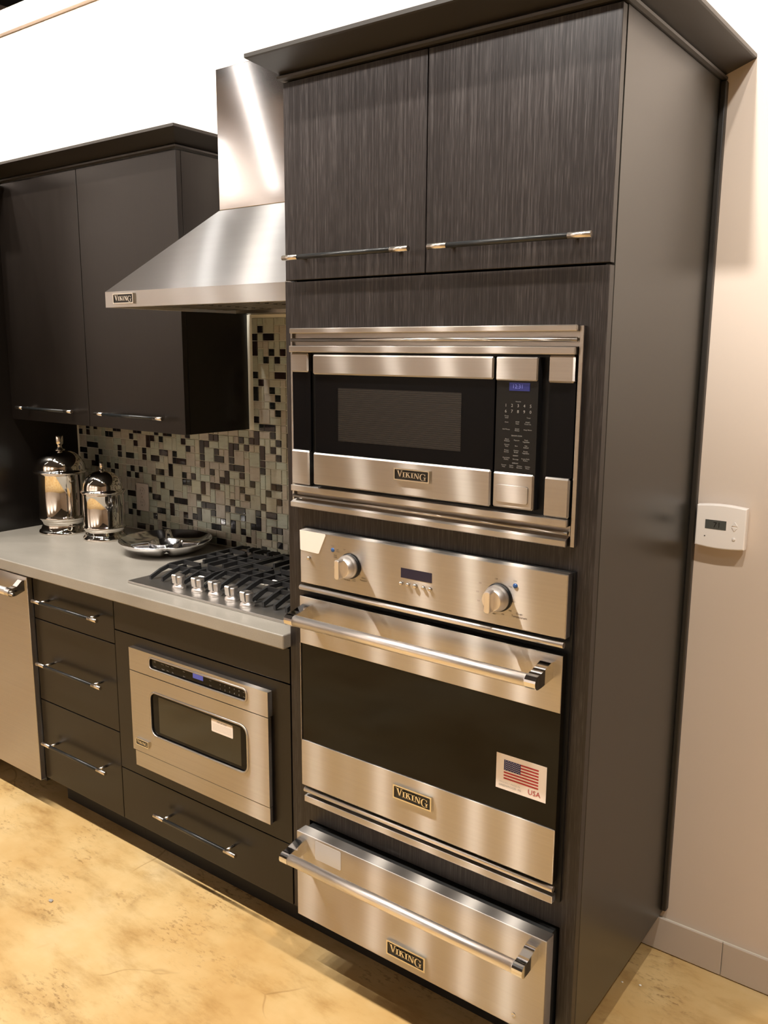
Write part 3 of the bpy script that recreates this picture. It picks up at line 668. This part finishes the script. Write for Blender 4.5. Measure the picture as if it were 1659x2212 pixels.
# ================================================================== tall end cabinet on the left
FC = thing('tall_end_cabinet', 'tall black side panel cabinet standing at the left end of the counter', 'cabinet', (-3.08, 0.28, 0))
box('side_panel', XP - 0.02, XP - 0.0002, -0.04, D - 0.001, 0.0, ZTOP, 'base_veneer', FC, 0.001)
box('carcass', -3.55, XP - 0.0205, -0.02, D - 0.004, ZT, ZTOP, 'panel_laminate', FC, 0)
for x0, x1 in ((-3.548, -3.100), (-3.097, XP - 0.0215)):
    d = box('door', x0, x1, -0.041, -0.021, ZT, ZTOP - 0.003, 'wenge_veneer', FC, 0.0015)
box('toe_kick', -3.55, XP - 0.0205, 0.06, D - 0.03, 0.0, ZT, 'toe_kick_black', FC, 0)
crown('crown_molding', FC, lambda o: [(-3.55, -0.041 - o), (XP - 0.0002 + o, -0.041 - o), (XP - 0.0002 + o, 0.224)], CP)

# ================================================================== upper cabinet
YU = 0.302; XU = -1.5754
U = thing('upper_cabinet', 'dark two-door wall cabinet hung left of the range hood', 'cabinet', (-2.1, 0.45, 1.3646))
box('carcass', XP, XU, YU + 0.0205, D - 0.0005, 1.3646, ZTOP - 0.002, 'base_veneer', U, 0.001)  # darker veneer here puts the shade of hood and tower into the colour
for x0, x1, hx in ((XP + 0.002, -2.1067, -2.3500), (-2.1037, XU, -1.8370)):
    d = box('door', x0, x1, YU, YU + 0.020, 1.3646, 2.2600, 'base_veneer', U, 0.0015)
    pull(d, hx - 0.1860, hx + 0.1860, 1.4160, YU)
crown('crown_molding', U, lambda o: [(XP, YU - o * 0.95), (XU + o * 1.05, YU - o * 0.95), (XU + o * 1.05, D - 0.0005)], [(o, z) for o, z in CP])

# ================================================================== countertop
ct = box('countertop', XP, XL - 0.0003, -0.0285, D - 0.0105, 0.8742, 0.9140, 'quartz_counter', None, 0.004, 3)
tag(ct, 'grey-beige stone worktop with eased edge over the base cabinets', 'countertop')

# ================================================================== mosaic backsplash
PX, PZ, OX, OZ = 0.0265, 0.0261, -1.1915, 1.218
GY = D - 0.0065; TY = D - 0.0105
bs = boxes('tile_backsplash', [(XP, XL - 0.0005, GY, D - 0.0005, 0.9142, 1.3644), (XU + 0.0005, XL - 0.0005, GY, D - 0.0005, 1.3644, 1.7640)], 'grout')
tag(bs, 'glass mosaic backsplash of pale green and black tiles behind the cooktop', 'backsplash')
DARK = ('-53,0h -53,3s -52,-1s -51,1h -51,3s -51,4s -50,-2s -49,-2v -49,1s -49,4s -48,0s -46,-2s -46,3s -45,-3s -45,3s -44,-2s -44,4s -43,0s -43,1s -43,4s -41,-9s -41,-6h -41,-3s -41,0h -40,-8s -40,-2s -40,3s '
        '-39,-11h -39,-9s -39,-5s -39,-3s -39,2s -39,4s -38,-2s -38,4s -37,0s -37,1s -36,-11s -36,-5s -36,2v -35,-9s -35,-6h -35,-3s -35,0h -35,3s -34,-8s -34,-2s -34,4s -33,-11h -33,-10s -33,-8s -33,-4s -33,-2s -33,1h '
        '-33,3s -32,4s -31,-8v -31,-5s -31,-2v -31,4s -30,-6s -30,0s -30,1s -29,-6h -29,0h -28,-9s -28,-8s -28,-3s -28,-2s -28,3s -27,-9s -27,-3s -27,2s -27,4s -26,-8s -26,-2s -25,-8v -25,-5s -24,-6s -24,-4v -24,0s -24,1s '
        '-24,2v -23,-6h -23,3s -22,-9s -22,-7s -22,-3s -22,-1s -22,4s -21,-11h -21,-9s -21,-3s -21,1h -21,2s -21,4s -20,-8s -20,-2s -19,-6s -19,-2v -18,-11s -18,-9v -18,-5s -18,0s -18,1s -18,2v -17,-6h -17,0h -17,3s '
        '-16,-9s -16,-7s -16,-3s -16,-1s -16,4s -15,-10s -15,-4s -15,3s -14,-8s -14,-2s -14,4s -13,-8v -13,-6s -13,4v -13,7s -13,10v -13,13s -13,16v -13,18s -12,-11s -12,-5s -12,0s -12,1s -12,2v -12,6s -12,12s -12,19s '
        '-11,-9s -11,-6h -11,-3s -11,6h -11,15s -11,18h -10,-8s -10,-2s -10,3s -10,5s -10,9s -10,11s -10,16s -9,-10s -9,-8s -9,-4s -9,-2s -9,2s -9,4s -9,8s -9,10s -9,13h -9,15s -8,16s -7,4v')
def inside(c, r):
    xa, xb = OX + (c - .5) * PX, OX + (c + .5) * PX; za, zb = OZ + (r - .5) * PZ, OZ + (r + .5) * PZ
    if xa < XP or xb > XL or za < 0.914: return False
    if xb < XU + 0.004: return zb < 1.3646
    if xa < XU: return zb < 1.3646
    return zb < 1.764
occ = {}; tiles = []
for s in DARK.split():
    k = s[-1]; c, r = map(int, s[:-1].split(','))
    wn, hn = {'s': (1, 1), 'h': (2, 1), 'v': (1, 2)}[k]
    tiles.append((c, r, wn, hn, True))
    for a in range(wn):
        for b_ in range(hn): occ[(c + a, r + b_)] = 1
rng = random.Random(11)
for r in range(-11, 21):
    for c in range(-54, 14):
        if (c, r) in occ or not inside(c, r): continue
        opts = []
        for wn, hn, wt in ((2, 2, 6), (2, 1, 2.2), (1, 2, 2.2), (1, 1, 1.6)):
            if all((c + a, r + b_) not in occ and inside(c + a, r + b_) for a in range(wn) for b_ in range(hn)): opts.append((wn, hn, wt))
        t = rng.random() * sum(o_[2] for o_ in opts); pick = opts[-1]
        for o_ in opts:
            t -= o_[2]
            if t <= 0: pick = o_; break
        wn, hn, _ = pick; dk = c > -6 and wn * hn < 3 and rng.random() < 0.5
        tiles.append((c, r, wn, hn, dk))
        for a in range(wn):
            for b_ in range(hn): occ[(c + a, r + b_)] = 1
def tile_shape(wn, hn):
    g = 0.0012; w2, h2 = wn * PX / 2 - g, hn * PZ / 2 - g; e = 0.0012; t = GY - TY
    v = [(-w2, 0, -h2), (w2, 0, -h2), (w2, 0, h2), (-w2, 0, h2), (-w2, -t + e, -h2), (w2, -t + e, -h2), (w2, -t + e, h2), (-w2, -t + e, h2),
         (-w2 + e, -t, -h2 + e), (w2 - e, -t, -h2 + e), (w2 - e, -t, h2 - e), (-w2 + e, -t, h2 - e)]
    f = [(0, 1, 5, 4), (1, 2, 6, 5), (2, 3, 7, 6), (3, 0, 4, 7), (4, 5, 9, 8), (5, 6, 10, 9), (6, 7, 11, 10), (7, 4, 8, 11), (8, 9, 10, 11)]
    return v, f
CAMP = Vector((0.6676, -1.5955, 1.6476))
def seen_size(t):
    c, r, wn, hn, dk = t
    p = Vector((OX + (c + (wn - 1) / 2) * PX, TY, OZ + (r + (hn - 1) / 2) * PZ))
    if p.x > -1.36: return 0.0                      # hidden behind the oven cabinet
    if p.x < -2.0 and p.z < 1.02: return 0.02
    d = p - CAMP
    return wn * hn * d.y / d.length ** 3
tiles.sort(key=seen_size, reverse=True)
tm = {}; sv = []; sf = []; smi = []
names = LIGHT_TILES + DARK_TILES
for i, (c, r, wn, hn, dk) in enumerate(tiles):
    p = (OX + (c + (wn - 1) / 2) * PX, GY, OZ + (r + (hn - 1) / 2) * PZ)
    mn = rng.choice(DARK_TILES) if dk else rng.choice(LIGHT_TILES)
    if i < 295:
        key = (wn, hn, mn)
        if key not in tm:
            v, f = tile_shape(wn, hn); me = bpy.data.meshes.new('tile'); me.from_pydata(v, [], f); me.update(); me.materials.append(MAT[mn]); tm[key] = me
        o = bpy.data.objects.new('tile', tm[key]); COL.objects.link(o); o.parent = bs; o.location = p
    else:
        v, f = tile_shape(wn, hn); b0 = len(sv)
        sv += [(p[0] + a, p[1] + b_, p[2] + cc) for a, b_, cc in v]; sf += [tuple(b0 + q for q in ff) for ff in f]; smi += [names.index(mn)] * len(f)
me = bpy.data.meshes.new('tile_field'); me.from_pydata(sv, [], sf); me.update()
o = link('tile_field', me, names, bs); o['kind'] = 'stuff'
me.polygons.foreach_set('material_index', smi)

# ================================================================== outlet
ol = thing('wall_outlet', 'beige duplex outlet plate on the mosaic backsplash', 'outlet', (-2.1895, TY, 1.0))
prism_y('cover_plate', rrect(-2.2265, -2.1525, 0.9980, 1.1100, 0.004, 3), TY - 0.0055, TY - 0.0001, 'outlet_plastic', ol, 0.0015)
for cz in (1.0300, 1.0780):
    s = lathe('socket', [(0.0165, 0), (0.0165, 0.0012), (0.0155, 0.0018), (0, 0.0018)], (-2.1895, TY - 0.0055, cz), 'outlet_plastic', ol, 'Y', 24)
    boxes('socket_slot', [(-2.1962, -2.1942, TY - 0.0078, TY - 0.0072, cz - 0.001, cz + 0.008), (-2.1848, -2.1828, TY - 0.0078, TY - 0.0072, cz - 0.0005, cz + 0.0075), (-2.1918, -2.1872, TY - 0.0078, TY - 0.0072, cz - 0.011, cz - 0.0065)], 'outlet_slot', s)
lathe('screw', [(0.003, 0), (0.003, 0.001), (0, 0.0012)], (-2.1895, TY - 0.0055, 1.054), 'satin_nickel', ol, 'Y', 12)

# ================================================================== range hood
H = thing('range_hood', 'stainless chimney range hood with sloped canopy over the cooktop', 'range hood', (-1.196, 0.3, 1.7645))
hx0, hx1, hy0, hz0, hz1 = -1.5576, -0.8344, 0.004, 1.7645, 1.8090
cx0, cx1, cy0, cz0 = -1.3615, -1.0305, 0.280, 2.0540
HB = D - 0.001
boxes('canopy_rim', [(hx0, hx1, hy0, hy0 + 0.018, hz0, hz1), (hx0, hx0 + 0.018, hy0 + 0.018, HB, hz0, hz1), (hx1 - 0.018, hx1, hy0 + 0.018, HB, hz0, hz1), (hx0 + 0.018, hx1 - 0.018, HB - 0.09, HB, hz0, hz1)], 'hood_steel', H)
A = [(hx0, hy0, hz1), (hx1, hy0, hz1), (hx1, HB, hz1), (hx0, HB, hz1)]; Bq = [(cx0, cy0, cz0), (cx1, cy0, cz0), (cx1, HB, cz0), (cx0, HB, cz0)]
mesh('canopy', A + Bq, [(0, 1, 5, 4), (1, 2, 6, 5), (2, 3, 7, 6), (3, 0, 4, 7), (4, 5, 6, 7), (0, 3, 2, 1)], 'hood_steel', H)
box('chimney', cx0 + 0.001, cx1 - 0.001, cy0 + 0.001, HB, cz0 + 0.0012, 2.4480, 'chimney_steel', H, 0.0015)
nb_ = 3; fw = (hx1 - hx0 - 0.036) / nb_
for i in range(nb_):
    xa = hx0 + 0.018 + i * fw
    fl = box('baffle_filter', xa + 0.002, xa + fw - 0.002, hy0 + 0.020, HB - 0.092, hz0 + 0.012, hz0 + 0.020, 'filter_metal', H, 0)
    boxes('baffle_slat', [(xa + 0.012, xa + fw - 0.012, hy0 + 0.05 + j * 0.035, hy0 + 0.066 + j * 0.035, hz0 + 0.008, hz0 + 0.012) for j in range(12)], 'filter_metal', fl)
badge(H, -1.5145, -1.4220, 1.7735, 1.8025, hy0)

# ================================================================== cooktop
K = thing('gas_cooktop', 'stainless five-burner gas cooktop with black grates set in the counter', 'cooktop', (-1.21, 0.3, 0.914))
kx0, kx1, ky0, ky1, kz = -1.5760, -0.8440, 0.0440, 0.5700, 0.9225
box('pan', kx0, kx1, ky0, ky1, 0.9142, kz, 'cooktop_steel', K, 0.002)
burn = [(-1.428, 0.235, 0.040), (-1.428, 0.440, 0.032), (-1.205, 0.340, 0.048), (-0.985, 0.235, 0.034), (-0.985, 0.440, 0.040)]
for bx_, by_, br in burn:
    bo = lathe('burner', [(br * 1.5, 0), (br * 1.45, 0.003), (br * 1.1, 0.005), (br * 1.02, 0.012), (br * 0.98, 0.014)], (bx_, by_, kz), 'satin_nickel', K, 'Z', 32)
    lathe('burner_cap', [(br * 0.96, 0.0142), (br * 0.98, 0.017), (br * 0.85, 0.021), (0, 0.022)], (bx_, by_, kz), 'burner_cap', bo, 'Z', 32)
def bar_path(bm, pts, wd=0.0100, ht=0.0135):
    """square-section iron bar through points"""
    for (a, c) in zip(pts, pts[1:]):
        a = Vector(a); c = Vector(c); d = (c - a).normalized(); s = d.cross(Vector((0, 0, 1)));
        if s.length < 1e-4: s = Vector((1, 0, 0))
        s = s.normalized() * wd / 2; u = Vector((0, 0, ht / 2)) if abs(d.z) < 0.9 else Vector((0, ht / 2, 0))
        e = d * 0.003
        V = [bm.verts.new(q) for q in (a - e - s - u, a - e + s - u, a - e + s * .8 + u, a - e - s * .8 + u, c + e - s - u, c + e + s - u, c + e + s * .8 + u, c + e - s * .8 + u)]
        for f in ((0, 1, 2, 3), (4, 5, 6, 7), (0, 1, 5, 4), (1, 2, 6, 5), (2, 3, 7, 6), (3, 0, 4, 7)): bm.faces.new([V[i] for i in f])
GZ = 0.9545; FZ = kz + 0.0065
def grate(x0, x1, ya, yb, centres):
    bm = bmesh.new()
    dip = 0.045
    for xx in (x0, x1):
        bar_path(bm, [(xx, ya - 0.05, FZ), (xx, ya - 0.012, GZ - 0.010), (xx, ya + 0.03, GZ), (xx, yb - 0.02, GZ), (xx, yb + 0.015, GZ - 0.010), (xx, yb + 0.030, FZ)], 0.010, 0.012)
    w_ = x1 - x0
    lines_ = (x0 + w_ * 0.27, x0 + w_ * 0.5, x0 + w_ * 0.73)
    for i, fx in enumerate(lines_):
        c0, c1 = centres[0][1], centres[-1][1]; g_ = 0.020 if i == 1 else 0.040
        bar_path(bm, [(fx, ya - 0.048, FZ + 0.003), (fx, ya - 0.010, GZ - 0.009), (fx, ya + 0.025, GZ), (fx, c0 - g_, GZ)])
        bar_path(bm, [(fx, c1 + g_, GZ), (fx, yb - 0.02, GZ), (fx, yb + 0.012, GZ - 0.009), (fx, yb + 0.026, FZ + 0.003)])
        if len(centres) == 2: bar_path(bm, [(fx, c0 + g_, GZ), (fx, c1 - g_, GZ)])
    mids = [(ya + yb) / 2] if len(centres) == 2 else [ya + 0.04, yb - 0.04]
    for yy in mids: bar_path(bm, [(x0, yy, GZ - 0.002), (x1, yy, GZ - 0.002)])
    for cx_, cy_ in centres:
        for sx in (-1, 1):
            bar_path(bm, [((x0 if sx < 0 else x1), cy_, GZ - 0.001), (cx_ + sx * 0.024, cy_, GZ - 0.001)])
        bar_path(bm, [(x0, cy_ - 0.062, GZ - 0.002), (x1, cy_ - 0.062, GZ - 0.002)])
    return finish('grate', bm, 'cast_iron', K)
grate(-1.530, -1.326, 0.150, 0.520, [(-1.428, 0.235), (-1.428, 0.440)])
grate(-1.313, -1.097, 0.185, 0.520, [(-1.205, 0.340)])
grate(-1.084, -0.886, 0.150, 0.520, [(-0.985, 0.235), (-0.985, 0.440)])
for bx_, by_ in ((-1.379, 0.088), (-1.3035, 0.099), (-1.2330, 0.103), (-1.1560, 0.098), (-1.0770, 0.083)):
    kn = lathe('knob', [(0.0215, 0), (0.0215, 0.004), (0.0195, 0.009), (0.0150, 0.012), (0.0150, 0.016), (0.0165, 0.036), (0.0158, 0.039), (0, 0.0395)], (bx_, by_, kz), 'bar_steel', K, 'Z', 32)
    prism_x('knob_grip', [(by_ - 0.0215, kz + 0.043), (by_ - 0.0180, kz + 0.017), (by_ - 0.012, kz + 0.016), (by_ + 0.012, kz + 0.016), (by_ + 0.017, kz + 0.026), (by_ + 0.017, kz + 0.040), (by_ + 0.008, kz + 0.044), (by_ - 0.018, kz + 0.0455)], bx_ - 0.0085, bx_ + 0.0085, 'bar_steel', kn)

# ================================================================== canisters
def canister(name, label, c, z, r, f):
    T_ = thing(name, label, 'canister', (c[0], c[1], 0.914))
    R0, Z0 = r, 0.9142
    body = lathe('body', [(0, 0.0), (f['foot'], 0.0), (f['foot'], 0.006), (f['foot'] * .96, 0.012), (f['foot'] * .9, 0.016), (f['neck'], 0.030), (f['neck'] * .98, f['bead'] - 0.022), (f['body'] * .98, f['bead'] - 0.012), (f['body'] * 1.05, f['bead'] - 0.006), (f['body'] * 1.06, f['bead']), (f['body'] * 1.03, f['bead'] + 0.005),
                          (f['body'], f['bead'] + 0.008), (f['body'], f['rim'] - 0.012), (f['body'] * 1.03, f['rim'] - 0.006)], (c[0], c[1], Z0), 'polished_nickel', T_, 'Z', 64)
    n = 10; dome = []
    for i in range(n + 1):
        a = math.pi / 2 * i / n
        dome.append((f['lid'] * 0.90 * math.cos(a) + f['fr'] * 0.9 * math.sin(a) * (i == n), f['rim'] + 0.010 + (f['dome'] - f['rim'] - 0.010) * math.sin(a)))
    lid = lathe('lid', [(f['body'] * 1.02, f['rim'] - 0.0058), (f['lid'], f['rim'] - 0.005), (f['lid'] * 1.01, f['rim']), (f['lid'] * .98, f['rim'] + 0.004), (f['lid'] * .92, f['rim'] + 0.006)] + dome[:-1] + [(0, f['dome'])], (c[0], c[1], Z0), 'polished_nickel', T_, 'Z', 64)
    d0, d1 = f['dome'] - 0.004, f['top']; fr = f['fr']
    lathe('finial', [(fr * 1.3, d0), (fr * 1.35, d0 + 0.004), (fr * .7, d0 + 0.009), (fr * .6, d0 + (d1 - d0) * .35), (fr * .95, d0 + (d1 - d0) * .45), (fr, d0 + (d1 - d0) * .5), (fr, d1 - 0.004), (fr * .85, d1), (0, d1)], (c[0], c[1], Z0), 'polished_nickel', lid, 'Z', 24)
    return T_
canister('canister', 'larger polished metal canister with domed lid on the counter', (-2.4369, 0.3834), 0, 0,
         dict(foot=0.098, neck=0.083, bead=0.066, body=0.0900, rim=0.2480, lid=0.1050, dome=0.3330, fr=0.0155, top=0.3900))
canister('canister', 'smaller polished metal canister with domed lid beside the serving plate', (-2.1960, 0.4056), 0, 0,
         dict(foot=0.084, neck=0.072, bead=0.050, body=0.0775, rim=0.1880, lid=0.0835, dome=0.2680, fr=0.0085, top=0.2980))

# ================================================================== divided serving plate
def plate_radius(a):
    # four lobes with notches
    return 1.0 - 0.055 * (abs(math.cos(2 * a)) < 0.10) * 1.0 - 0.035 * (0.10 <= abs(math.cos(2 * a)) < 0.25)
pc = (-1.8330, 0.4080); pr = 0.168
seg = 96
prof = [(0.0, 0.006), (0.30, 0.006), (0.52, 0.006), (0.70, 0.011), (0.88, 0.026), (1.0, 0.046), (1.005, 0.047), (1.0, 0.0435), (0.87, 0.021), (0.70, 0.006), (0.60, 0.001), (0.0, 0.001)]
v = []; f = []
A0 = 0.11
for (r, h) in prof:
    for i in range(seg):
        a = 2 * math.pi * i / seg
        c4 = abs(math.cos(2 * (a - A0))); notch = max(0.0, 1 - c4 / 0.30)
        bell = max(0.0, 1 - ((r - 0.76) / 0.26) ** 2); rr_ = r * (1 - 0.13 * notch * bell); hh = h + 0.012 * notch * bell
        v.append((pc[0] + pr * rr_ * math.cos(a), pc[1] + pr * rr_ * math.sin(a), 0.9142 + hh))
for k in range(len(prof) - 1):
    for i in range(seg): j = (i + 1) % seg; f.append((k * seg + i, k * seg + j, (k + 1) * seg + j, (k + 1) * seg + i))
SP = thing('serving_plate', 'divided polished metal serving plate with centre cup beside the cooktop', 'plate', (pc[0], pc[1], 0.914))
dish = mesh('dish', v, f, 'polished_alloy', SP, True)
cup = lathe('center_cup', [(0.030, 0.0065), (0.052, 0.012), (0.060, 0.034), (0.0615, 0.036), (0.0585, 0.034), (0.050, 0.013), (0.028, 0.009), (0, 0.009)], (pc[0], pc[1], 0.9142), 'polished_alloy', SP, 'Z', 48)
for q in range(4):
    a = A0 + math.pi / 4 + q * math.pi / 2
    bm = bmesh.new(); n = 10; t = 0.0035
    ca, sa = math.cos(a), math.sin(a); rows = []
    for i in range(n + 1):
        r = 0.054 + (0.150 - 0.054) * i / n; zt = 0.9142 + 0.033 + 0.004 * math.cos(i / n * math.pi); zb = 0.9142 + 0.0065 + max(0, (r - 0.09)) * 0.30
        rows.append([bm.verts.new((pc[0] + r * ca - s * sa, pc[1] + r * sa + s * ca, z)) for s, z in ((-t * 2.2, zb), (-t * .5, zt - 0.002), (0, zt), (t * .5, zt - 0.002), (t * 2.2, zb))])
    for A_, B_ in zip(rows, rows[1:]):
        for i in range(4):
            ff = bm.faces.new((A_[i], A_[i + 1], B_[i + 1], B_[i])); ff.smooth = True
        bm.faces.new((A_[4], A_[0], B_[0], B_[4]))
    bm.faces.new(rows[0]); bm.faces.new(rows[-1])
    finish('divider', bm, 'polished_alloy', SP)

# ================================================================== thermostat
TH = thing('thermostat', 'white digital thermostat on the beige wall beside the tall cabinet', 'thermostat', (0.081, D, 1.17))
tx0, tx1, tz0, tz1 = 0.0215, 0.1405, 1.1715, 1.2730
out = [(tx0 + (tx1 - tx0) * i / 12, tz1 + 0.0045 * math.sin(math.pi * i / 12)) for i in range(13)] + [(tx1 - (tx1 - tx0) * i / 12, tz0 - 0.0045 * math.sin(math.pi * i / 12)) for i in range(13)]
prism_y('back_plate', [(x, z) for x, z in rrect(tx0 + 0.004, tx1 - 0.003, tz0 + 0.003, tz1 - 0.003, 0.004, 3)], D - 0.010, D - 0.0003, 'white_plastic', TH)
prism_y('cover', out, D - 0.030, D - 0.010, 'white_plastic', TH, 0.003)
lc = box('screen', 0.0445, 0.0950, D - 0.0304, D - 0.029, 1.2155, 1.2385, 'lcd_grey', TH, 0)
text_obj('screen_digits', [('71', 0.0730, 1.2262, 0.0190)], D - 0.0306, 'lcd_segment', lc)
prism_y('up_button', [(0.1075, 1.2285), (0.1225, 1.2285), (0.1160, 1.2385), (0.1140, 1.2385)], D - 0.0315, D - 0.0295, 'button_white', TH, 0.0008)
prism_y('down_button', [(0.1075, 1.2255), (0.1140, 1.2165), (0.1160, 1.2165), (0.1225, 1.2255)], D - 0.0315, D - 0.0295, 'button_white', TH, 0.0008)
lathe('mode_button', [(0.0040, 0), (0.0040, 0.0012), (0.003, 0.002), (0, 0.002)], (0.1150, D - 0.030, 1.1962), 'button_white', TH, 'Y', 16)
lathe('indicator_dot', [(0.0016, 0), (0.0016, 0.0004), (0, 0.0004)], (0.0452, D - 0.030, 1.1965), 'print_black', TH, 'Y', 12)

# ================================================================== bits on the floor
simple('crumb_white', (0.85, 0.80, 0.70), 0.4)
simple('crumb_grey', (0.38, 0.35, 0.32), 0.6)
def crumb(label, x, y, r, mat, group=None):
    bm = bmesh.new(); bmesh.ops.create_icosphere(bm, subdivisions=2, radius=r); rg = random.Random(int(x * 1e4))
    for v_ in bm.verts: v_.co = Vector((x, y, r * 0.5)) + Vector((v_.co.x * 1.25, v_.co.y, v_.co.z * 0.5)) * (0.8 + 0.4 * rg.random())
    lo = min(v_.co.z for v_ in bm.verts)
    for v_ in bm.verts: v_.co.z -= lo
    tag(finish('floor_crumb', bm, mat), label, 'crumb', group)
crumb('tiny white crumb on the floor right under the edge of the oven cabinet side panel', -0.0338, 0.4092, 0.0025, 'crumb_white', 'white crumbs by the oven cabinet')
crumb('slightly larger white crumb on the floor, out from under the oven cabinet', 0.0088, 0.4267, 0.0030, 'crumb_white', 'white crumbs by the oven cabinet')
crumb('flat grey speck on the yellow floor in front of the drawer cabinet', -1.544, -0.312, 0.006, 'crumb_grey')
